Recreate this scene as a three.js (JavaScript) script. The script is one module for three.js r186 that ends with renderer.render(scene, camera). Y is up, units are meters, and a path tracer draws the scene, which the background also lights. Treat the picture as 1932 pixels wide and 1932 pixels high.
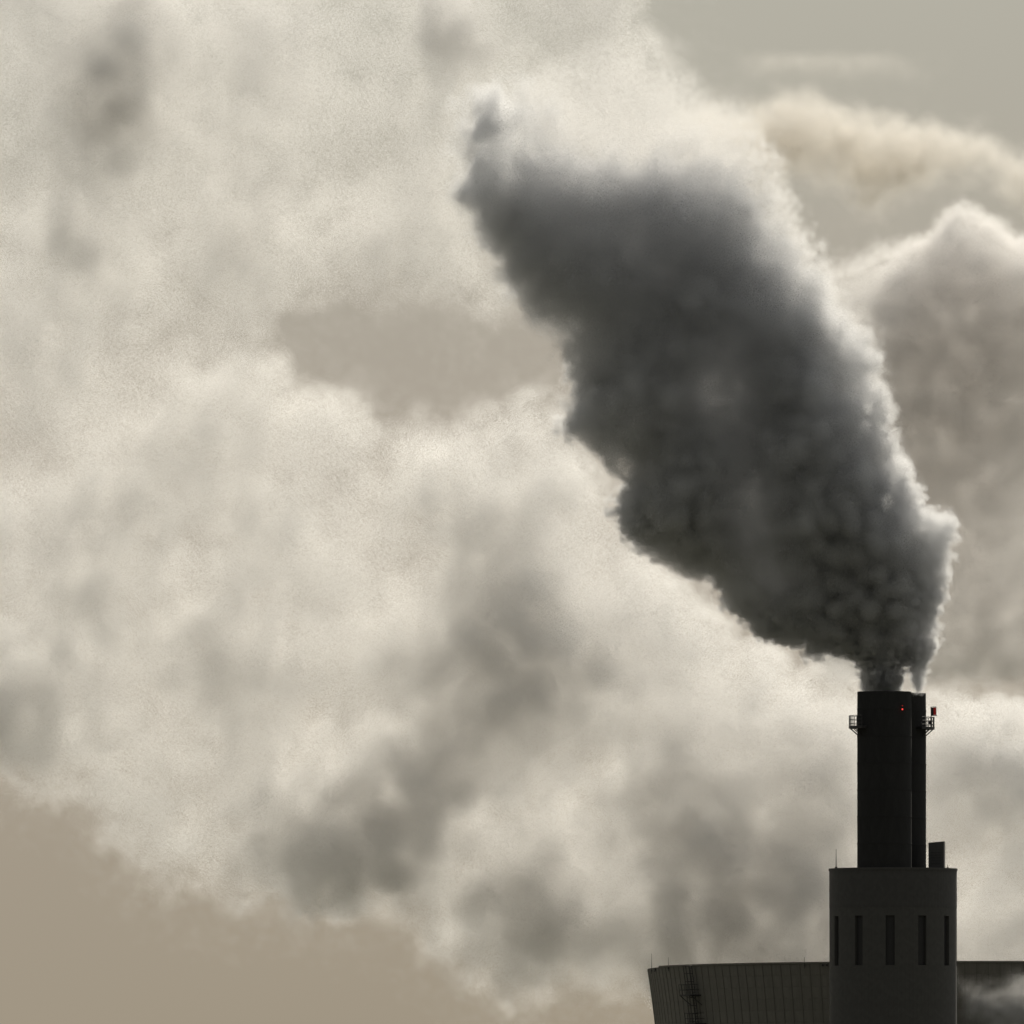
import * as THREE from 'three';
import { createNoise3D } from 'simplex-noise';
import { mergeGeometries } from 'three/addons/utils/BufferGeometryUtils.js';

// ---------------------------------------------------------------- camera, sky, sun, exposure
const S = 0.05916;                       // metres per unit of the layout grid (1932 units across the view) at the plant
const DIST = 4000, EYE = 2, RIM = 82;    // camera distance, eye height, height of the cooling tower rim
const scene = new THREE.Scene();
const centre = new THREE.Vector3(0, RIM + (1820 - 966) * S, 0);
const camera = new THREE.PerspectiveCamera(2 * Math.atan(966 * S / Math.hypot(DIST, centre.y - EYE)) * 180 / Math.PI, 1, 1, 60000);
camera.position.set(0, EYE, DIST);
camera.lookAt(centre);
camera.updateMatrixWorld(true);

const sunDir = new THREE.Vector3(0.20, 0.60, -0.78).normalize();   // behind the plant, high and a little to the right
const SUN = 3.6;
const renderer = new THREE.WebGLRenderer({ antialias: true });
renderer.toneMapping = THREE.LinearToneMapping;
renderer.toneMappingExposure = 1.0;
renderer.shadowMap.enabled = true;

function rng(seed) { let s = seed | 0; return () => { s = (s + 0x6d2b79f5) | 0; let t = Math.imul(s ^ (s >>> 15), 1 | s); t = (t + Math.imul(t ^ (t >>> 7), 61 | t)) ^ t; return ((t ^ (t >>> 14)) >>> 0) / 4294967296; }; }
const noise = createNoise3D(rng(11)), noiseB = createNoise3D(rng(29));
const clamp = THREE.MathUtils.clamp, lerp = THREE.MathUtils.lerp;
const smooth = (a, b, x) => { const t = clamp((x - a) / (b - a), 0, 1); return t * t * (3 - 2 * t); };

{ // hazy sky: brighter round the sun, warmer and duller in the haze over the horizon
  const W = 2048, H = 1024, data = new Float32Array(W * H * 4), d = new THREE.Vector3(), g = 0.5;
  const glow = (mu) => Math.pow((1 - g) * (1 - g) / (1 + g * g - 2 * g * mu), 1.2);
  const low = [0.338, 0.287, 0.213], mid = [0.382, 0.335, 0.275], high = [0.43, 0.413, 0.35], cool = [0.42, 0.43, 0.44], base = 0.05, here = base + glow(-sunDir.z);
  for (let r = 0; r < H; r++) for (let c = 0; c < W; c++) {
    const up = ((r + 0.5) / H - 0.5) * Math.PI, ro = ((c + 0.5) / W - 0.5) * 2 * Math.PI;
    d.set(Math.cos(up) * Math.cos(ro), Math.sin(up), Math.cos(up) * Math.sin(ro));
    const h = Math.max(d.y, 0), L = (base + glow(d.dot(sunDir))) / here, k = clamp((h - 0.016) / 0.017, 0, 1), k2 = smooth(0.031, 0.05, h), up2 = smooth(0.06, 0.45, h);
    const n = 1 + 0.10 * (noise(d.x * 3, d.y * 7, d.z * 3) + 0.5 * noise(d.x * 7, d.y * 15, d.z * 7)) * smooth(0.05, 0.25, h) + 0.035 * noiseB(d.x * 70, d.y * 160, d.z * 70), o = (r * W + c) * 4;
    for (let i = 0; i < 3; i++) data[o + i] = L * n * lerp(lerp(lerp(low[i], mid[i], k), high[i], k2), cool[i], up2);
    data[o + 3] = 1;
  }
  const t = new THREE.DataTexture(data, W, H, THREE.RGBAFormat, THREE.FloatType);
  t.mapping = THREE.EquirectangularReflectionMapping; t.magFilter = THREE.LinearFilter; t.needsUpdate = true;
  scene.background = t; scene.environment = t;
}
const sun = new THREE.DirectionalLight(new THREE.Color(1, 0.925, 0.785), SUN);
sun.position.copy(sunDir).multiplyScalar(500); sun.castShadow = true;
sun.shadow.camera.left = sun.shadow.camera.bottom = -150; sun.shadow.camera.right = sun.shadow.camera.top = 150; sun.shadow.camera.far = 1200;
sun.shadow.mapSize.set(4096, 4096);
scene.add(sun);

// a point of the layout grid (x to the right, y downwards) at depth z
const cx = new THREE.Vector3(), cy = new THREE.Vector3(), cz = new THREE.Vector3();
camera.matrixWorld.extractBasis(cx, cy, cz);
const R0 = centre.distanceTo(camera.position);
function at(px, py, z) {
  const v = centre.clone().addScaledVector(cx, (px - 966) * S).addScaledVector(cy, (966 - py) * S).sub(camera.position);
  return v.multiplyScalar((z - DIST) / v.z).add(camera.position);
}

// ---------------------------------------------------------------- materials of the plant
function grain(seed, lo, hi, stain) {   // weathered concrete or paint: fine grain, pour marks and rain streaks of dirt
  const N = 512, data = new Uint8Array(N * N * 4), r = rng(seed);
  const per = (x, y, f, z) => { const a = x / N * 6.28318, b = y / N * 6.28318, k = f / 6.28318; return noise(Math.cos(a) * k + z, Math.sin(a) * k + Math.cos(b) * k, Math.sin(b) * k + z * 3); };
  for (let y = 0; y < N; y++) for (let x = 0; x < N; x++) {
    const streak = per(x, y * 0 + 1, 40, seed) * 0.5 + per(x, y, 6, seed + 4) * 0.5;
    const v = 0.5 + 0.22 * per(x, y, 5, seed) + 0.14 * per(x, y, 24, seed + 2) + stain * streak + 0.22 * (r() - 0.5);
    const c = Math.round(255 * lerp(lo, hi, clamp(v, 0, 1))), o = (y * N + x) * 4;
    data[o] = data[o + 1] = c; data[o + 2] = c; data[o + 3] = 255;
  }
  const t = new THREE.DataTexture(data, N, N); t.wrapS = t.wrapT = THREE.RepeatWrapping; t.magFilter = THREE.LinearFilter; t.needsUpdate = true;
  return t;
}
const concreteMap = grain(41, 0.72, 1, 0.25), paintMap = grain(57, 0.7, 1, 0.2);
const matt = (name, r, g, b, map, rough = 0.9, metal = 0) => { const m = new THREE.MeshStandardMaterial({ name, roughness: rough, metalness: metal }); m.color.setRGB(r, g, b); if (map) { m.map = map; m.bumpMap = map; m.bumpScale = 0.012; } return m; };
const mat = {
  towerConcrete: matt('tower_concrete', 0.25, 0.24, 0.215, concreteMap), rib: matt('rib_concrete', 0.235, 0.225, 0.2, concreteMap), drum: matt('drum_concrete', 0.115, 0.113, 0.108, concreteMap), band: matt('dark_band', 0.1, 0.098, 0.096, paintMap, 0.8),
  slot: matt('dark_louvre', 0.06, 0.06, 0.065, null, 0.6), soot: matt('soot', 0.03, 0.03, 0.03, null, 1), steel: matt('dark_steel', 0.06, 0.06, 0.061, null, 0.6, 0.3), housing: matt('housing_paint', 0.12, 0.12, 0.12, paintMap, 0.7),
};
mat.flue = new THREE.MeshPhysicalMaterial({ name: 'flue_steel', roughness: 1, specularIntensity: 0.2, map: paintMap, bumpMap: paintMap, bumpScale: 0.012 }); mat.flue.color.setRGB(0.055, 0.055, 0.056);   // sooty, without any sheen
function obj(name, geos, m, parent, label) {
  const list = [].concat(geos).map((g) => { g = g.index ? g.toNonIndexed() : g; return g; });
  const o = new THREE.Mesh(list.length > 1 ? mergeGeometries(list) : list[0], m);
  o.name = name; o.castShadow = o.receiveShadow = true; if (label) o.userData.label = label;
  parent.add(o);
  return o;
}
const used = {};
function thing(name, label, category, position, group) {
  const o = new THREE.Group(), n = used[name] = (used[name] ?? -1) + 1;
  o.name = n ? name + '_' + String(n).padStart(3, '0') : name;
  o.position.copy(position); o.userData = { label, category }; if (group) o.userData.group = group;
  scene.add(o);
  return o;
}
// a curved wall between two radii, two angles (0 faces the camera, growing to the right) and two heights; uv in metres
function arc(r0, r1, a0, a1, y0, y1, n = 8, cap = true) {
  const pos = [], uv = [], P = (r, a, y) => [r * Math.sin(a), y, r * Math.cos(a)];
  const quad = (a, b, c, d, u) => { pos.push(...a, ...b, ...c, ...a, ...c, ...d); uv.push(u[0], u[1], u[2], u[1], u[2], u[3], u[0], u[1], u[2], u[3], u[0], u[3]); };
  for (let i = 0; i < n; i++) {
    const a = a0 + (a1 - a0) * i / n, b = a0 + (a1 - a0) * (i + 1) / n, u = [a * r1 / 4, y0 / 4, b * r1 / 4, y1 / 4];
    quad(P(r1, a, y0), P(r1, b, y0), P(r1, b, y1), P(r1, a, y1), u);
    quad(P(r0, b, y0), P(r0, a, y0), P(r0, a, y1), P(r0, b, y1), u);
    quad(P(r1, a, y1), P(r1, b, y1), P(r0, b, y1), P(r0, a, y1), u);
    quad(P(r0, a, y0), P(r0, b, y0), P(r1, b, y0), P(r1, a, y0), u);
  }
  if (cap && a1 - a0 < 6.28) { const u = [0, y0 / 4, (r1 - r0) / 4, y1 / 4]; quad(P(r0, a0, y0), P(r1, a0, y0), P(r1, a0, y1), P(r0, a0, y1), u); quad(P(r1, a1, y0), P(r0, a1, y0), P(r0, a1, y1), P(r1, a1, y1), u); }
  const g = new THREE.BufferGeometry();
  g.setAttribute('position', new THREE.Float32BufferAttribute(pos, 3)); g.setAttribute('uv', new THREE.Float32BufferAttribute(uv, 2)); g.computeVertexNormals();
  return g;
}
function lathe(profile, n, around = 1, up = 1) {   // uv scaled to metres
  const g = new THREE.LatheGeometry(profile.map((p) => new THREE.Vector2(...p)), n), uv = g.attributes.uv;
  for (let i = 0; i < uv.count; i++) uv.setXY(i, uv.getX(i) * around, uv.getY(i) * up);
  return g;
}
function bar(a, b, r, n = 8) {
  const v = new THREE.Vector3().subVectors(b, a), g = new THREE.CylinderGeometry(r, r, v.length(), n);
  return g.applyMatrix4(new THREE.Matrix4().compose(a.clone().add(b).multiplyScalar(0.5), new THREE.Quaternion().setFromUnitVectors(new THREE.Vector3(0, 1, 0), v.normalize()), new THREE.Vector3(1, 1, 1)));
}
const V = (x, y, z) => new THREE.Vector3(x, y, z);
function block(w, h, d, x, y, z) { return new THREE.BoxGeometry(w, h, d).translate(x, y, z); }

// ---------------------------------------------------------------- the ground
{
  const g = new THREE.CircleGeometry(30000, 96).rotateX(-Math.PI / 2), uv = g.attributes.position.clone();
  const u = new Float32Array(uv.count * 2); for (let i = 0; i < uv.count; i++) { u[2 * i] = uv.getX(i) / 60; u[2 * i + 1] = uv.getZ(i) / 60; }
  g.setAttribute('uv', new THREE.BufferAttribute(u, 2));
  const o = new THREE.Mesh(g, matt('ground', 0.10, 0.10, 0.07, concreteMap, 1)); o.name = 'ground'; o.receiveShadow = true; o.userData.kind = 'structure'; scene.add(o);
}

// ---------------------------------------------------------------- the cooling tower: a flaring shell with ribs, its rim 82 m up
const TZ = -50, TF = (DIST - TZ) / DIST, TOWER_RIM = 628 * S * TF, towerAt = at(1850, 1829, TZ);
const towerTop = towerAt.y;
const towerR = (h) => { const q = 20, b = 65.5, a = Math.sqrt(TOWER_RIM ** 2 / (1 + (q / b) ** 2)); return a * Math.sqrt(1 + ((h - (towerTop - q)) / b) ** 2); };
const tower = thing('cooling_tower', 'huge pale ribbed concrete cooling tower with a wide flaring rim, behind the round tower', 'cooling tower', V(towerAt.x, 0, TZ));
{
  const LIFT = 1.3, outer = [], n = Math.floor(towerTop / LIFT);
  for (let i = n; i >= 0; i--) {   // each concrete lift stands a little proud of the joint below it
    const y = towerTop - i * LIFT;
    outer.push([towerR(y) - 0.03, y], [towerR(y) - 0.03, y + 0.05], [towerR(y + 0.05), y + 0.06]);
    if (i > 0) outer.push([towerR(y + LIFT - 0.02), y + LIFT - 0.01]);
  }
  outer.pop();
  const inner = []; for (let i = 0; i <= 20; i++) { const y = towerTop * (1 - i / 20); inner.push([towerR(y) - 0.6, y]); }
  obj('shell', lathe([...outer, [towerR(towerTop), towerTop - 0.05], ...inner], 240, 58, 20), mat.towerConcrete, tower);
  const a0 = Math.asin((1244 - 1850) / 628);
  obj('parapet', arc(TOWER_RIM - 0.5, TOWER_RIM + 0.12, a0, 2 * Math.PI - 1.75, towerTop + 0.004, towerTop + 0.2, 200), mat.rib, tower);
  for (let i = -48; i <= 12; i++) {   // the ribs that face the camera, one every two degrees
    const a = i * Math.PI / 90 + 0.01, list = [];
    for (let k = 0; k < 12; k++) {
      const h0 = towerTop - 0.03 - k * 1.6, h1 = h0 - 1.6, w = 0.05, P = (r, h, s) => [(r) * Math.sin(a) + s * w * Math.cos(a), h, r * Math.cos(a) - s * w * Math.sin(a)], q = [];
      const A = P(towerR(h0) - 0.1, h0, -1), B = P(towerR(h0) + 0.04, h0, -1), C = P(towerR(h0) + 0.04, h0, 1), D = P(towerR(h0) - 0.1, h0, 1), E = P(towerR(h1) - 0.1, h1, -1), F = P(towerR(h1) + 0.04, h1, -1), G = P(towerR(h1) + 0.04, h1, 1), H = P(towerR(h1) - 0.1, h1, 1);
      for (const [p1, p2, p3, p4] of [[F, G, C, B], [G, H, D, C], [E, F, B, A]]) q.push(...p1, ...p2, ...p3, ...p1, ...p3, ...p4);
      if (k === 0) q.push(...B, ...C, ...D, ...B, ...D, ...A);
      const g = new THREE.BufferGeometry(); g.setAttribute('position', new THREE.Float32BufferAttribute(q, 3)); g.setAttribute('uv', new THREE.Float32BufferAttribute(new Float32Array(q.length / 3 * 2), 2)); g.computeVertexNormals();
      list.push(g);
    }
    obj('rib', list, mat.rib, tower);
  }
  // ladder with safety cage and rest platforms
  const la = Math.asin((1306 - 1850) / 628), on = (out, side, h) => { const r = towerR(h) + out; return V(r * Math.sin(la) + side * Math.cos(la), h, r * Math.cos(la) - side * Math.sin(la)); };
  const ladder = new THREE.Group(); ladder.name = 'ladder'; ladder.userData.label = 'dark caged ladder with rest platforms on the cooling tower wall'; tower.add(ladder);
  const rails = [], rungs = [], cage = [];
  for (let h = towerTop + 0.05; h > towerTop - 9; h -= 0.9) {
    for (const s of [-0.3, 0.3]) rails.push(bar(on(0.35, s, h), on(0.35, s, h - 0.9), 0.05, 6));
    for (let k = 0; k < 3; k++) rungs.push(bar(on(0.35, -0.3, h - k * 0.3), on(0.35, 0.3, h - k * 0.3), 0.025, 5));
    const hoop = [[-0.3, 0.35], [-0.5, 0.7], [-0.35, 1.1], [0.35, 1.1], [0.5, 0.7], [0.3, 0.35]];
    for (let k = 0; k < 5; k++) cage.push(bar(on(hoop[k][1], hoop[k][0], h), on(hoop[k + 1][1], hoop[k + 1][0], h), 0.035, 5));
    for (let k = 1; k < 5; k++) cage.push(bar(on(hoop[k][1], hoop[k][0], h), on(hoop[k][1], hoop[k][0], h - 0.9), 0.03, 5));
  }
  obj('rail', rails, mat.steel, ladder); obj('rung', rungs, mat.steel, ladder); obj('cage', cage, mat.steel, ladder);
  for (const [top, s0, s1] of [[1858, -1.5, 0.9], [1912, -0.9, 1.4]]) {
    const h0 = at(1300, top, TZ + 18).y, H = 1.2, list = [], floor = [];
    for (const h of [h0, h0 - H / 2]) for (const [p, q] of [[[0.15, s0], [1.3, s0]], [[1.3, s0], [1.3, s1]], [[1.3, s1], [0.15, s1]]]) list.push(bar(on(p[0], p[1], h), on(q[0], q[1], h), 0.035, 5));
    for (let k = 0; k <= 4; k++) list.push(bar(on(1.3, lerp(s0, s1, k / 4), h0), on(1.3, lerp(s0, s1, k / 4), h0 - H), 0.035, 5));
    for (let k = 0; k <= 6; k++) floor.push(bar(on(0, lerp(s0, s1, k / 6), h0 - H), on(1.3, lerp(s0, s1, k / 6), h0 - H), 0.09, 5));
    floor.push(bar(on(1.3, s0, h0 - H), on(1.3, s1, h0 - H), 0.09, 5), bar(on(1.3, s0, h0 - H), on(0, s0, h0 - H - 1.1), 0.05, 5), bar(on(1.3, s1, h0 - H), on(0, s1, h0 - H - 1.1), 0.05, 5));
    obj('railing', list, mat.steel, ladder); obj('platform', floor, mat.steel, ladder);
  }
}

// ---------------------------------------------------------------- the round tower that carries the flues
const DR = 120.5 * S, roofAt = at(1685, 1639, 0), roofY = roofAt.y, windowTop = at(1685, 1727, DR).y, windowFoot = at(1685, 1820.5, DR).y, bandFoot = at(1685, 1711, DR).y;
const drum = thing('round_tower', 'dark round concrete tower with a ring of tall narrow slots, carrying the two chimneys', 'tower', V(roofAt.x, 0, 0));
{
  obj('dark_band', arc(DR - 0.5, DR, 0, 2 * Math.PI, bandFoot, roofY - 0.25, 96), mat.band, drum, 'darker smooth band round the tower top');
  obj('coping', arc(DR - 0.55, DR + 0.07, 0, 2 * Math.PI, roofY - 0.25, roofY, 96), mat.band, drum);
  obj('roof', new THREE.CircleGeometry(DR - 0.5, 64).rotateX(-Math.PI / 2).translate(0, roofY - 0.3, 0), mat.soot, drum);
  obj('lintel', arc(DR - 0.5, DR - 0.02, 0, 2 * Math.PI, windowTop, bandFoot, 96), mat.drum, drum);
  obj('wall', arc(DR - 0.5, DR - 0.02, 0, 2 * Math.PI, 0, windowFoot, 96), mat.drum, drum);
  const half = 4.1 * Math.PI / 180, turn = -3.3 * Math.PI / 180;
  for (let i = 0; i < 12; i++) {
    const a = turn + i * Math.PI / 6;
    obj('pier', arc(DR - 0.5, DR - 0.02, a + half, a + Math.PI / 6 - half, windowFoot, windowTop, 10), mat.drum, drum);
    const slot = obj('window', arc(DR - 0.5, DR - 0.42, a - half, a + half, windowFoot, windowTop, 4), mat.slot, drum), list = [];
    for (let h = windowFoot + 0.1; h < windowTop - 0.05; h += 0.22) list.push(arc(DR - 0.42, DR - 0.34, a - half + 0.002, a + half - 0.002, h, h + 0.05, 3));
    obj('louvre', list, mat.slot, slot).userData.kind = 'stuff';
  }
}
// ---------------------------------------------------------------- two steel flues side by side on the roof, with walkways on their outer sides
const roofTop = roofY - 0.3;
function flue(px, py, z, label, gapAt, gap, railTop, deck) {
  const f = (DIST - z) / DIST, top = at(px, py, z), R = 51 * S * f, H = top.y - roofTop, t = thing('chimney', label, 'chimney', V(top.x, roofTop, z), 'pair of dark round chimneys on the round tower');
  const prof = [[R + 0.04, 0], [R + 0.04, 0.5], [R + 0.02, 0.55]];
  for (let h = 3; h < H - 0.4; h += 3) prof.push([R + 0.02, h - 0.06], [R + 0.05, h - 0.05], [R + 0.05, h + 0.05], [R + 0.01, h + 0.06]);   // weld bands between the shell courses
  prof.push([R, H - 0.03], [R - 0.03, H], [R - 0.12, H], [R - 0.15, H - 0.03]);
  obj('shell', lathe(prof, 96, 4, 6), mat.flue, t);
  obj('lining', new THREE.CylinderGeometry(R - 0.15, R - 0.15, H - 0.1, 64, 1, true).translate(0, H / 2 - 0.05, 0), mat.soot, t);
  const W = R + 15.5 * S, y1 = at(px, deck, z).y - roofTop, y0 = at(px, deck + 4.5, z).y - roofTop, yr = at(px, railTop, z).y - roofTop, a0 = gapAt, a1 = gapAt + gap, N = 30;
  const ring = (r, y) => { const list = []; for (let i = 0; i < N; i++) { const a = lerp(a0, a1, i / N), b = lerp(a0, a1, (i + 1) / N); list.push(bar(V(r * Math.sin(a), y, r * Math.cos(a)), V(r * Math.sin(b), y, r * Math.cos(b)), 0.035, 6)); } return list; };
  const walk = new THREE.Group(); walk.name = 'walkway'; t.add(walk);
  obj('deck', arc(R + 0.004, W + 0.05, a0, a1, y0, y1, N), mat.steel, walk);
  for (const k of [0, 0.38, 0.76]) obj('rail', ring(W, lerp(yr, y1, k)), mat.steel, walk);
  for (let i = 0; i <= 10; i++) { const a = lerp(a0, a1, i / 10), x = W * Math.sin(a), zz = W * Math.cos(a); obj('post', bar(V(x, y0 + 0.05, zz), V(x, yr + 0.02, zz), 0.045, 6), mat.steel, walk); }
  for (let i = 1; i < 6; i++) { const a = lerp(a0, a1, i / 6); obj('bracket', bar(V((W - 0.1) * Math.sin(a), y0, (W - 0.1) * Math.cos(a)), V((R - 0.02) * Math.sin(a), y0 - 0.75, (R - 0.02) * Math.cos(a)), 0.05, 6), mat.steel, walk); }
  return { t, R, W, H, top, y1 };
}
const front = flue(1668.5, 1305, 3.6, 'front left chimney, taller, with a red lamp near its rim', -2.75, 2.05, 1350.5, 1370);
const rear = flue(1696, 1308, -3.7, 'rear right chimney, slightly lower, with its walkway sticking out right', 0.7, 2.05, 1353.5, 1372);

// rectangular housing on the roof, seen corner on
{
  const p = at(1767.5, 1636, 0), h = at(1767.5, 1588, 0).y - roofTop, t = thing('roof_housing', 'small dark rectangular housing standing on the round tower roof right of the chimneys', 'roof housing', V(p.x, roofTop, 0));
  const w = 1.72, d = 1.5, shape = new THREE.Shape([[-w / 2, 0], [w / 2, 0], [w / 2, h], [-w / 2, h - 0.14]].map((q) => new THREE.Vector2(...q)));
  obj('body', new THREE.ExtrudeGeometry(shape, { depth: d, bevelEnabled: true, bevelSize: 0.015, bevelThickness: 0.015, bevelSegments: 1 }).translate(0, 0, -d / 2), mat.housing, t);
  obj('plinth', block(w + 0.2, 0.2, d + 0.2, 0, 0.1, 0), mat.housing, t);
  for (let k = 0; k < 5; k++) obj('louvre', block(w - 0.5, 0.06, 0.05, 0, 0.9 + k * 0.3, d / 2 + 0.04), mat.slot, t);
  t.rotation.y = -0.1;
}
// lightning rods
function rod(px, top, foot, z, r, label, group) {
  const a = at(px, foot, z), H = at(px, top, z).y - a.y, t = thing('lightning_rod', label, 'lightning rod', a, group);
  obj('rod', new THREE.CylinderGeometry(r * 0.4, r, H + 0.3, 8).translate(0, H / 2 - 0.15, 0), mat.steel, t);
  obj('foot', new THREE.CylinderGeometry(r * 2.2, r * 2.6, 0.16, 8).translate(0, 0.02, 0), mat.steel, t);
  return t;
}
rod(1577.5, 1602, 1637, 1.2, 0.06, 'tall thin lightning rod on the left edge of the round tower roof');
rod(1788, 1631, 1638, 1.0, 0.05, 'very short rod on the round tower roof right of the small housing');
const onRim = (px) => TZ + Math.sqrt(Math.max(0, 1 - ((px - 1850) / 628) ** 2)) * TOWER_RIM;
rod(1229.5, 1799, 1832, onRim(1232), 0.035, 'faint thin rod at the far left corner of the cooling tower rim');
rod(1261, 1806, 1827, onRim(1261), 0.03, 'faint thin rod on the cooling tower rim, second from its left corner');
rod(1518, 1806, 1822, onRim(1518), 0.03, 'faint thin rod on the cooling tower rim just left of the round tower');

// floodlight on the tower's left rim
{
  const a = at(1237, 1832, onRim(1237)), t = thing('floodlight', 'small dark tilted floodlight on the left corner of the cooling tower rim', 'floodlight', a);
  obj('post', bar(V(-0.1, -0.1, 0), V(-0.05, 0.12, 0), 0.06), mat.steel, t);
  const head = new THREE.CapsuleGeometry(0.11, 0.18, 4, 10).applyMatrix4(new THREE.Matrix4().makeRotationZ(-0.7)).translate(0.02, 0.2, 0);
  obj('lamp_head', head, mat.steel, t);
}
// small fittings on the rim beside the round tower
for (const [px, label] of [[1552, 'left one of two tiny dark fittings on the rim beside the round tower'], [1560, 'right one of two tiny dark fittings on the rim beside the round tower']]) {
  const a = at(px, 1822.6, onRim(px)), t = thing('rim_fitting', label, 'fitting', a, 'tiny fittings on the cooling tower rim');
  obj('base', block(0.22, 0.1, 0.2, 0, 0.03, 0), mat.steel, t); obj('cap', new THREE.SphereGeometry(0.1, 10, 8).translate(0, 0.12, 0), mat.steel, t);
}

// ---------------------------------------------------------------- red obstruction lights
function redLens(name, parent, g, at3, glow, power) {
  const m = new THREE.MeshStandardMaterial({ name: 'red_lens_lamp', roughness: 0.3, emissive: new THREE.Color(1, 0.06, 0.05), emissiveIntensity: glow }); m.color.setRGB(0.5, 0.02, 0.02);
  const o = obj(name, g, m, parent);
  if (power) { const l = new THREE.PointLight(new THREE.Color(1, 0.07, 0.05), power); l.position.copy(at3); l.castShadow = true; l.shadow.radius = 4; parent.add(l); }
  return o;
}
{
  const a = Math.asin((1699.5 - 1668.5) / 51), R = front.R, t = thing('obstruction_light', 'glowing red warning lamp on the front of the left chimney', 'warning light', V(front.top.x + R * Math.sin(a), at(1699.5, 1338.3, 6).y, 3.6 + R * Math.cos(a)), 'red warning lights on the chimneys');
  const dx = Math.sin(a), dz = Math.cos(a);
  obj('bracket', [block(0.05, 0.75, 0.05, dx * 0.06, 0.2, dz * 0.06), bar(V(0, 0, 0), V(dx * 0.2, 0, dz * 0.2), 0.03), bar(V(0, 0.4, 0), V(dx * 0.2, 0.4, dz * 0.2), 0.03)], mat.steel, t);
  redLens('lamp', t, new THREE.SphereGeometry(0.085, 16, 12).translate(dx * 0.25, 0, dz * 0.25), V(dx * 0.42, 0, dz * 0.42), 1.6, 0.012);
  redLens('upper_lamp', t, new THREE.SphereGeometry(0.07, 16, 12).translate(dx * 0.25, 0.4, dz * 0.25), V(dx * 0.4, 0.4, dz * 0.4), 0.14, 0);
}
{
  const z = -3.7, foot = at(1756.8, 1373, z), t = thing('obstruction_light', 'dark box with a red lens on a post at the right walkway', 'warning light', foot, 'red warning lights on the chimneys');
  const Y = (py) => at(1760, py, z).y - foot.y, X = (px) => (px - 1756.8) * S;
  obj('post', bar(V(0, -0.1, 0), V(0, Y(1333), 0), 0.05), mat.steel, t);
  obj('housing', [block(X(1761.3) - X(1757), Y(1335) - Y(1349.5), 0.4, (X(1757) + X(1761.3)) / 2, (Y(1335) + Y(1349.5)) / 2, 0), block(X(1766.8) - X(1759), 0.07, 0.42, (X(1766.8) + X(1759)) / 2, Y(1333.8), 0), block(X(1767.6) - X(1756), 0.07, 0.44, (X(1767.6) + X(1756)) / 2, Y(1350), 0), block(0.05, Y(1334) - Y(1350), 0.05, X(1766.3), (Y(1334) + Y(1350)) / 2, 0.15)], mat.steel, t);
  redLens('lamp', t, new THREE.CylinderGeometry(0.14, 0.14, Y(1335) - Y(1349), 18).translate(X(1763.6), (Y(1335) + Y(1349)) / 2, 0), V(X(1763.6), (Y(1335) + Y(1349)) / 2, 0.24), 0.07, 0);
  const c = thing('control_box', 'small dark box fixed to the right walkway railing below the red lamp', 'box', at(1753.6, 1366.5, z), null);
  obj('body', block(0.26, 0.34, 0.2, 0, 0.17, 0), mat.steel, c); obj('lid', block(0.28, 0.03, 0.22, 0, 0.355, 0), mat.steel, c);
}
// ---------------------------------------------------------------- smoke and steam: clumps of minute flakes that scatter light
function clump(count, edge, seed) {
  const r = rng(seed), pos = new Float32Array(count * 9), a = new THREE.Vector3(), b = new THREE.Vector3(), n = new THREE.Vector3(), p = new THREE.Vector3();
  const gauss = () => Math.sqrt(-2 * Math.log(r() + 1e-9)) * Math.cos(6.28318 * r());
  for (let i = 0; i < count; i++) {
    do p.set(gauss(), gauss(), gauss()).multiplyScalar(0.34); while (p.length() > 0.66);
    n.set(gauss(), gauss(), gauss()).normalize();
    a.set(gauss(), gauss(), gauss()).cross(n).normalize(); b.crossVectors(n, a);
    for (let k = 0; k < 3; k++) {
      const t = k * 2.0944, q = edge * 0.577;
      pos.set([p.x + q * (a.x * Math.cos(t) + b.x * Math.sin(t)), p.y + q * (a.y * Math.cos(t) + b.y * Math.sin(t)), p.z + q * (a.z * Math.cos(t) + b.z * Math.sin(t))], i * 9 + k * 3);
    }
  }
  const g = new THREE.BufferGeometry();
  g.setAttribute('position', new THREE.BufferAttribute(pos, 3));
  return g;
}
const vapour = (name, r, g, b, through) => { const m = new THREE.MeshPhysicalMaterial({ name, roughness: 1, specularIntensity: 0, transmission: through, thickness: 0, side: THREE.DoubleSide }); m.color.setRGB(r, g, b); return m; };
const smokeMat = vapour('smoke', 0.894, 0.897, 0.905, 1), steamMat = vapour('steam', 0.94, 0.934, 0.926, 1), bankMat = vapour('cloud', 0.945, 0.92, 0.88, 1), heapMat = vapour('cloud', 0.94, 0.93, 0.922, 1);
const LEVELS = [0.05, 0.08, 0.12, 0.18, 0.25, 0.35, 0.5, 0.7, 1, 1.4, 2, 2.8, 4, 5.6, 8];
const fineClump = LEVELS.map((k, i) => (k > 4 ? clump(Math.round(2000 * k), 0.0142, 6 + i) : clump(Math.round(5500 * k), 0.0086, 6 + i))), broadClump = LEVELS.map((k, i) => clump(Math.round(1100 * k), 0.0324, 26 + i));   // from thin to thick

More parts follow.
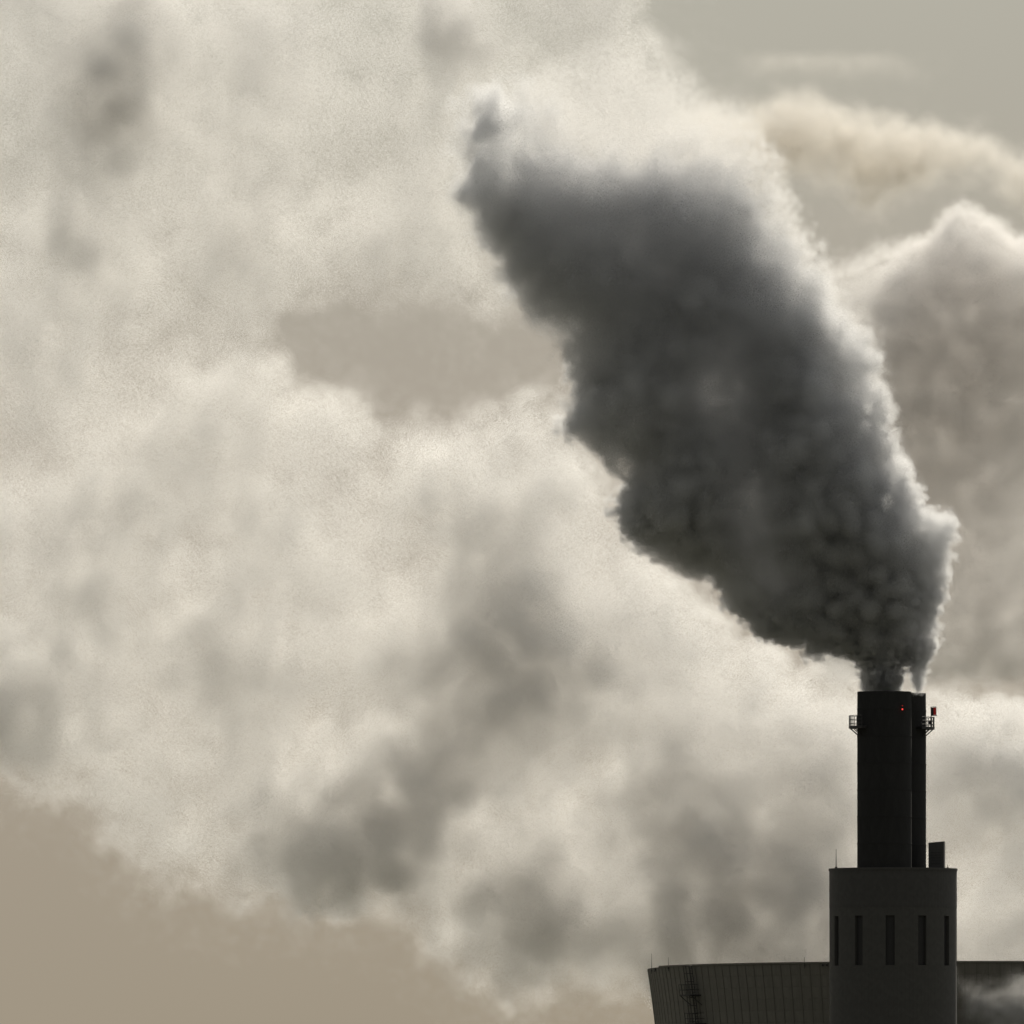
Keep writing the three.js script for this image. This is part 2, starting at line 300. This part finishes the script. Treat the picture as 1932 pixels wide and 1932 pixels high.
// fills volumes: each [part, clump, box, cell, density] gives density(px, py, w) in clumps per cell; w is depth in grid units towards the camera
function fill(name, label, category, mat, z0, volumes, seed) {
  const r = rng(seed), q = new THREE.Quaternion(), e = new THREE.Euler(), M = new THREE.Matrix4(), s = new THREE.Vector3(), parts = {};
  for (const [part, geos, [x0, y0, w0, x1, y1, w1], cell, density, size = 1] of volumes) {
    const lists = LEVELS.map((k, i) => (parts[part + i] ??= { part, geo: geos[i], m: [] }).m), f = (DIST - z0) / DIST;
    const put = (m, x, y, w) => {
      e.set(Math.floor(4 * r()) * Math.PI / 2, Math.floor(4 * r()) * Math.PI / 2, Math.floor(4 * r()) * Math.PI / 2);   // quarter turns keep the bounds tight q.setFromEuler(e);
      s.setScalar(cell * S * (0.88 + 0.24 * r()) * f * size);
      m.push(...M.compose(at(x + (0.28 + 0.44 * r()) * cell, y + (0.28 + 0.44 * r()) * cell, z0 + (w + r() * cell) * S * f), q, s).elements);
    };
    for (let x = x0; x < x1; x += cell) for (let y = y0; y < y1; y += cell) for (let w = w0, due = r() * 0.12, k = 0; w < w1; w += cell, k++) {
      const xx = x + (k * 0.7549 % 1) * cell, yy = y + (k * 0.5698 % 1) * cell;   // layers are shifted against each other
      const D = density(xx + cell / 2, yy + cell / 2, w + cell / 2);
      if (D <= 0) continue;
      due += D;
      let l = LEVELS.length - 1;
      while (l >= 0 && LEVELS[l] > due) l--;
      if (l >= 0) { put(lists[l], xx, yy, w); due -= LEVELS[l]; }
    }
  }
  const root = new THREE.Group(); let n = 0;
  for (const { part, geo, m } of Object.values(parts)) {
    if (!m.length) continue;
    const o = new THREE.InstancedMesh(geo, mat, m.length / 16);
    o.instanceMatrix.array.set(m); o.castShadow = o.receiveShadow = true; o.userData.kind = 'stuff'; o.name = part;
    root.add(o); n += m.length / 16;
  }
  root.name = name; root.userData = { label, category, kind: 'stuff' }; scene.add(root);
  console.log(name, n, 'clumps');
}
// signed distance (positive inside) to a closed outline, tabulated on a grid
function outline(pts, step = 8, margin = 200) {
  const xs = pts.map((p) => p[0]), ys = pts.map((p) => p[1]), x0 = Math.min(...xs) - margin, y0 = Math.min(...ys) - margin;
  const nx = Math.ceil((Math.max(...xs) + margin - x0) / step) + 2, ny = Math.ceil((Math.max(...ys) + margin - y0) / step) + 2, t = new Float32Array(nx * ny);
  for (let j = 0; j < ny; j++) for (let i = 0; i < nx; i++) {
    const x = x0 + i * step, y = y0 + j * step; let d = 1e9, inside = false;
    for (let a = 0, b = pts.length - 1; a < pts.length; b = a++) {
      const [ax, ay] = pts[a], [bx, by] = pts[b];
      if ((ay > y) !== (by > y) && x < ((bx - ax) * (y - ay)) / (by - ay) + ax) inside = !inside;
      const k = clamp(((x - ax) * (bx - ax) + (y - ay) * (by - ay)) / ((bx - ax) ** 2 + (by - ay) ** 2), 0, 1);
      d = Math.min(d, Math.hypot(x - ax - k * (bx - ax), y - ay - k * (by - ay)));
    }
    t[j * nx + i] = inside ? d : -d;
  }
  return (x, y) => {
    const u = clamp((x - x0) / step, 0, nx - 2), v = clamp((y - y0) / step, 0, ny - 2), i = Math.floor(u), j = Math.floor(v), a = u - i, b = v - j, k = j * nx + i;
    return (t[k] * (1 - a) + t[k + 1] * a) * (1 - b) + (t[k + nx] * (1 - a) + t[k + nx + 1] * a) * b;
  };
}
// distance into a body with that outline and rounded edges, R deep to either side
const rounded = (d, w, R) => (d < R ? R - Math.hypot(R - d, w) : R - Math.abs(w));
const billow = (x, y, w, f) => Math.abs(noise(x * f, y * f, w * f)) + 0.24 * Math.abs(noiseB(x * f * 2.1, y * f * 2.1, w * f * 2.1)) + 0.08 * Math.abs(noise(x * f * 4.3, y * f * 4.3, w * f * 4.3 + 7));
const fbm = (x, y, w, f) => noise(x * f, y * f, w * f) + 0.5 * noiseB(x * f * 2, y * f * 2, w * f * 2) + 0.25 * noise(x * f * 4.1, y * f * 4.1, w * f * 4.1 + 3) + 0.12 * noiseB(x * f * 8.2, y * f * 8.2, w * f * 8.2);
const lump = (x, y, [bx, by, rx, ry, k], wide = 1) => { const q = (((x - bx) / rx) ** 2 + ((y - by) / ry) ** 2) / wide ** 2; return q < 4 ? k * Math.exp(-1.5 * q) : 0; };

// the dark plume from the two flues
const plumeLine = outline([[1622, 1312], [1620, 1262], [1606, 1243], [1560, 1236], [1522, 1248], [1510, 1226], [1480, 1215], [1430, 1203], [1390, 1160], [1340, 1100], [1280, 1060], [1200, 1030], [1165, 960], [1180, 890], [1120, 840],
  [1070, 810], [1080, 720], [1050, 650], [1000, 600], [960, 540], [905, 450], [868, 360], [858, 240], [885, 165], [965, 155], [1020, 210], [1060, 275], [1200, 300], [1330, 300], [1420, 340], [1480, 440], [1560, 530], [1620, 640], [1665, 740], [1680, 830],
  [1715, 900], [1735, 960], [1775, 990], [1788, 1030], [1775, 1100], [1762, 1170], [1766, 1220], [1752, 1255], [1744, 1312], [1722, 1312], [1712, 1256], [1705, 1262], [1704, 1312]], 4);
const folds = [[1365, 740, 85, 150, -1.1], [1415, 950, 90, 170, -1.35], [1490, 1110, 90, 80, -1.2], [1060, 600, 80, 70, -0.6], [1200, 470, 90, 60, -0.6], [1290, 990, 60, 60, 0.4], [1490, 800, 60, 160, 0.5], [1150, 380, 100, 50, 0.2], [975, 275, 45, 38, -1.3], [905, 290, 45, 100, 0.8], [1320, 430, 100, 70, -0.5], [1180, 760, 70, 80, -0.5], [1640, 1000, 50, 60, 0.4], [1250, 560, 80, 60, -0.4], [1600, 700, 40, 60, -0.7]];
const plumeDensity = (x, y, w) => {
  const g = smooth(1290, 1050, y), d = plumeLine(x + 20 * g * noise(x * 0.011, y * 0.011, w * 0.007) + 8 * g * noise(x * 0.032, y * 0.032, w * 0.022), y + 20 * g * noiseB(x * 0.011, y * 0.011, w * 0.007) + 8 * g * noiseB(x * 0.032, y * 0.032, w * 0.022)) + 7 * g;
  if (d < -55) return 0;
  const up = clamp((1312 - y) / 900, 0, 1), R = 40 + 120 * smooth(0, 0.5, up), A = 3 + 15 * smooth(0, 0.06, up) + 19 * smooth(0.05, 0.35, up), f = lerp(0.026, 0.0085, smooth(0.02, 0.45, up));
  let q = rounded(d, w, R) - 3 + A * (billow(x + 9 * noise(x * 0.03, y * 0.03, w * 0.02), y + 30 + 9 * noiseB(x * 0.03, y * 0.03, w * 0.02), w * 0.7, f) - 0.45) + 0.22 * A * fbm(x, y, w, 0.04);
  const soft = 4 + 45 * smooth(0.45, 1.05, up);
  let den = smooth(-soft * 0.4, soft, q) * (0.95 + 0.45 * fbm(x, y, w * 0.6, 0.005));
  let k = 0;
  for (const b of folds) k += lump(x + 14 * noise(x * 0.015, y * 0.015, w * 0.01), y + 14 * noiseB(x * 0.015, y * 0.015, w * 0.01), b);
  k = Math.exp(k + 0.35 * fbm(x, y, w, 0.009));
  if (x < 1080 && y < 420) k *= lerp(1, clamp(0.45 + 1.5 * fbm(x, y * 0.7, w * 0.5, 0.016), 0.02, 1.6), smooth(1100, 960, x) * smooth(430, 300, y));
  if (y > 1255) k *= x > 1708 ? 0.5 : lerp(1, 0.55, smooth(1262, 1312, y) * smooth(1690, 1650, x));
  return Math.max(0, den * k * lerp(1.5, 0.75, smooth(0.15, 0.9, up)) * lerp(1, 3, smooth(1060, 1200, y)));
};
const shell = (c, y0, y1) => (x, y, w) => (y < y0 || y >= y1 || plumeLine(x, y) > 50 ? 0 : c / 10 * plumeDensity(x, y, w));
const core = (c, y0, y1) => (x, y, w) => (y < y0 || y >= y1 || plumeLine(x, y) <= 50 ? 0 : c / 10 * plumeDensity(x, y, w));
fill('smoke_plume', 'dark grey smoke plume billowing up and to the left from the chimneys', 'smoke', smokeMat, 0, [
  ['fine_smoke', broadClump, [1590, 1200, -100, 1800, 1314, 100], 7, (x, y, w) => 0.9 * plumeDensity(x, y, w), 1.35],
  ['fine_smoke', broadClump, [1100, 880, -200, 1850, 1200, 200], 9, shell(9, 900, 1200), 1.35],
  ['fine_smoke', broadClump, [1100, 1190, -200, 1590, 1310, 200], 9, shell(9, 1200, 1310), 1.35],
  ['fine_smoke', broadClump, [820, 100, -220, 1850, 910, 220], 15, shell(15, 0, 900), 1.35],
  ['broad_smoke', broadClump, [820, 100, -220, 1850, 1310, 220], 22, core(22, 0, 1310), 1.6]], 3);

// thin bright steam along the sunlit side of the plume
const veilLine = outline([[1690, 690], [1660, 620], [1600, 560], [1560, 480], [1500, 350], [1480, 280], [1430, 220], [1360, 170], [1280, 110], [1230, 60], [1120, 60], [1000, 120], [920, 180], [1000, 290], [1200, 330], [1400, 360], [1470, 480], [1560, 570], [1620, 680], [1650, 780], [1680, 860], [1720, 960], [1790, 1050], [1806, 1040], [1795, 985], [1760, 960], [1742, 935], [1742, 890], [1712, 868], [1702, 840], [1704, 790], [1692, 740]]);
const veilDensity = (x, y, w) => {
  const d = veilLine(x, y);
  if (d < -50) return 0;
  const A = 14 + 20 * smooth(950, 500, y);
  const q = rounded(d, w, 90) - 2 + A * (billow(x, y, w, lerp(0.02, 0.01, smooth(900, 400, y))) - 0.6) + 0.3 * A * fbm(x, y, w, 0.03);
  return smooth(-4, 30, q) * (1 + 0.5 * fbm(x, y, w, 0.012));
};
fill('steam_veil', 'thin bright steam fringe along the sunlit upper right edge of the dark plume', 'steam', steamMat, -2, [['fine_vapour', fineClump, [880, 0, -110, 1840, 1080, 110], 15, (x, y, w) => 2.2 * veilDensity(x, y, w) * lerp(1, 0.3, smooth(520, 720, y)) * lerp(1, 0.3, smooth(330, 180, y) * smooth(1450, 1350, x))]], 13);

// the steam of the cooling tower
const steamLine = outline([[-160, -160], [1200, -160], [1260, 60], [1330, 140], [1380, 190], [1420, 290], [1400, 380], [1300, 400], [1100, 480], [1000, 560], [960, 600], [870, 640], [830, 570], [740, 590], [640, 585], [560, 600], [520, 650], [560, 690], [650, 720], [710, 770], [800, 778], [880, 755], [960, 730], [1000, 705], [1060, 720],
  [1150, 850], [1250, 1040], [1400, 1180], [1560, 1240], [1700, 1270], [1800, 1280], [1940, 1320], [2090, 1330], [2090, 2060], [1260, 2060], [1240, 1902], [1130, 1895], [1060, 1882], [1015, 1928], [950, 1905], [870, 1870], [800, 1820], [750, 1750], [700, 1735], [640, 1750], [520, 1725], [440, 1735], [390, 1715], [270, 1680], [250, 1640], [150, 1540], [0, 1500], [-160, 1490]], 12);
const thick = [[290, 40, 60, 50, 1.5], [245, 110, 50, 60, 1.8], [205, 180, 50, 50, 1.4], [160, 250, 45, 45, 1.1], [838, 20, 45, 40, 2], [850, 75, 28, 35, 1], [480, 235, 40, 28, 0.5], [110, 455, 60, 50, 1.1], [230, 570, 60, 40, 0.4], [50, 640, 50, 70, 0.4], [420, 480, 60, 40, 0.4],
  [560, 1020, 50, 45, 1.1], [485, 1075, 45, 55, 1.1], [640, 1060, 70, 55, 0.7], [870, 960, 70, 45, 1.6], [930, 1150, 60, 100, 0.9], [1040, 1180, 130, 80, 1.3], [1090, 1290, 70, 40, 1], [720, 1480, 60, 60, 1.2], [690, 1560, 60, 60, 1.6], [640, 1630, 70, 55, 1.8], [580, 1710, 60, 30, 1.6], [770, 1610, 50, 25, 1],
  [1270, 1500, 110, 50, 1.4], [1390, 1600, 120, 80, 1.9], [1450, 1720, 130, 90, 2.4], [1320, 1770, 40, 80, 1.6], [1020, 1740, 60, 90, 0.9], [430, 1500, 50, 50, 0.5], [40, 1430, 60, 50, 0.5], [760, 1220, 50, 70, 0.5], [1890, 1440, 50, 40, 0.7]];
const thinned = [[1180, 1790, 50, 90, 0.7], [1290, 1280, 150, 45, 0.6], [1490, 1370, 130, 45, 0.5], [850, 830, 150, 40, 0.6], [600, 1290, 30, 140, 0.5], [770, 1080, 60, 40, 0.5], [600, 340, 120, 60, 0.4], [700, 560, 200, 40, 0.4], [380, 650, 80, 50, 0.5], [1850, 1600, 80, 80, 0.4], [350, 1620, 40, 60, 0.4]];
const steamBody = (x, y, w, d) => {
  const wx = x + 42 * noise(x * 0.004, y * 0.004, w * 0.004 + 9) + 10 * noise(x * 0.011, y * 0.011, w * 0.011), wy = y + 42 * noiseB(x * 0.004, y * 0.004, w * 0.004 + 5) + 10 * noiseB(x * 0.011, y * 0.011, w * 0.011);
  const edge = 1 - smooth(40, 160, d);
  const q = rounded(d, w, 150) - 10 + 40 * (billow(wx, wy, w, 0.006) - 0.7) + 20 * edge * fbm(wx, wy, w, 0.022);
  const low = smooth(500, 800, y);
  let k = 1.0 * noise(wx * 0.0028, wy * 0.0028, w * 0.0009) + 0.25 * noiseB(wx * 0.006, wy * 0.006, w * 0.002) + 0.85 * smooth(750, 1250, y);
  for (const b of thinned) k -= 1.3 * lump(wx, wy, b);
  for (const b of thick) k += lerp(0.95, 0.55, low) * lump(wx, wy, b, lerp(1.25, 1.9, low));
  return (smooth(-10, 60, q) + 0.1 * smooth(-60, 0, d) * Math.max(0, fbm(wx, wy, w, 0.015)) ** 2) * 0.75 * Math.exp(k);
};
// fine near the outline, broad further in
const RIM_OF_STEAM = 60;
const steamEdge = (x, y, w) => steamLine(x + 26 * noise(x * 0.011, y * 0.011, w * 0.006) + 9 * noise(x * 0.04, y * 0.04, w * 0.03), y + 26 * noiseB(x * 0.011, y * 0.011, w * 0.006) + 9 * noiseB(x * 0.04, y * 0.04, w * 0.03)) + 18;
const steamFine = (x, y, w) => { const d = steamEdge(x, y, w); return d < -60 || d > RIM_OF_STEAM ? 0 : steamBody(x, y, w, d) * 0.5; };
const steamBroad = (x, y, w) => { const d = steamEdge(x, y, w); return d <= RIM_OF_STEAM ? 0 : steamBody(x, y, w, d) * 1.5; };
fill('steam_cloud', 'huge pale steam cloud filling the sky to the left of and behind the smoke plume', 'steam', steamMat, -95, [
  ['fine_steam', fineClump, [-130, -140, -165, 2060, 2000, 165], 15, steamFine, 1.3], ['broad_steam', fineClump, [-130, -140, -165, 2060, 2000, 165], 54, (x, y, w) => 1.6 * steamBroad(x, y, w), 1.26]], 7);

// steam curling over the front of the cooling tower
const curlLine = outline([[1790, 1838], [1840, 1850], [1900, 1838], [1990, 1822], [2060, 1850], [2060, 1990], [1870, 1990], [1800, 1910]], 6);
fill('steam_wisp', 'wisp of steam curling over the cooling tower wall right of the round tower', 'steam', steamMat, -8, [['fine_vapour', fineClump, [1770, 1800, -60, 2080, 2000, 40], 15, (x, y, w) => 0.7 * smooth(0, 50, rounded(curlLine(x, y), w, 60) + 14 * fbm(x, y, w, 0.01)) * Math.max(0, 1 + 0.5 * fbm(x, y, w, 0.006)), 1.4]], 17);

// clouds far behind the plant
const bankLine = outline([[1150, 190], [1240, 200], [1330, 165], [1410, 180], [1450, 165], [1480, 150], [1545, 152], [1580, 178], [1690, 200], [1800, 222], [1870, 232], [1930, 270], [2060, 300], [2060, 560], [1930, 430], [1850, 350], [1800, 360], [1760, 370], [1700, 400], [1640, 430], [1600, 410], [1570, 370], [1500, 360], [1420, 370], [1300, 380], [1150, 380]]);
const bankDensity = (x, y, w) => {
  const d = bankLine(x, y);
  if (d < -110) return 0;
  const q = rounded(d, w, 100) - 4 + 26 * (billow(x, y, w, 0.009) - 0.6) + 8 * fbm(x, y, w, 0.03);
  const streak = 0.1 * Math.exp(-(((y - 122 - 0.03 * (x - 1550) - 8 * noise(x * 0.01, 3, 1)) / 16) ** 2)) * smooth(1380, 1450, x) * smooth(1780, 1640, x) * (Math.abs(w) < 60 ? 1 : 0);
  return streak + smooth(-8, 75, q) * Math.max(0.1, 1 + 0.6 * fbm(x, y, w, 0.008));
};
fill('cloud_bank', 'distant cream coloured cloud bank high up right of the plume', 'cloud', bankMat, -3000, [['fine_vapour', fineClump, [1130, 90, -130, 2060, 620, 130], 22, (x, y, w) => 3 * bankDensity(x, y, w), 1.4]], 19);
const heapLine = outline([[1500, 500], [1560, 478], [1610, 462], [1650, 440], [1700, 436], [1740, 428], [1758, 400], [1775, 380], [1800, 366], [1830, 364], [1870, 385], [1930, 425], [2060, 480], [2060, 1330], [1500, 1330]]);
const heapDensity = (x, y, w) => {
  const d = heapLine(x, y);
  if (d < -60) return 0;
  const q = rounded(d, w, 140) - 4 + 24 * (billow(x, y, w, 0.011) - 0.6) + 6 * fbm(x, y, w, 0.035);
  const body = smooth(1600, 1720, x + 0.3 * (y - 560)) * smooth(0, 32, d);
  return smooth(-5, 40, q) * (0.35 + 0.9 * body) * Math.max(0.1, 1 + 0.15 * fbm(x, y, w, 0.003)) * lerp(1, 0.55, smooth(620, 1120, y + 0.3 * (x - 1750)));
};
const heapShell = (x, y, w) => heapLine(x, y) > 50 ? 0 : 2.6 * heapDensity(x, y, w), heapCore = (x, y, w) => heapLine(x, y) <= 50 ? 0 : 5.4 * heapDensity(x, y, w);
fill('cloud_heap', 'distant grey cloud heap with a bright crest at the right, below the cream cloud bank', 'cloud', heapMat, -2600, [
  ['fine_vapour', fineClump, [1480, 300, -160, 2060, 760, 160], 14, heapShell, 1.15], ['broad_vapour', fineClump, [1480, 340, -160, 2060, 1360, 160], 40, heapCore, 1.35]], 23);
renderer.render(scene, camera);
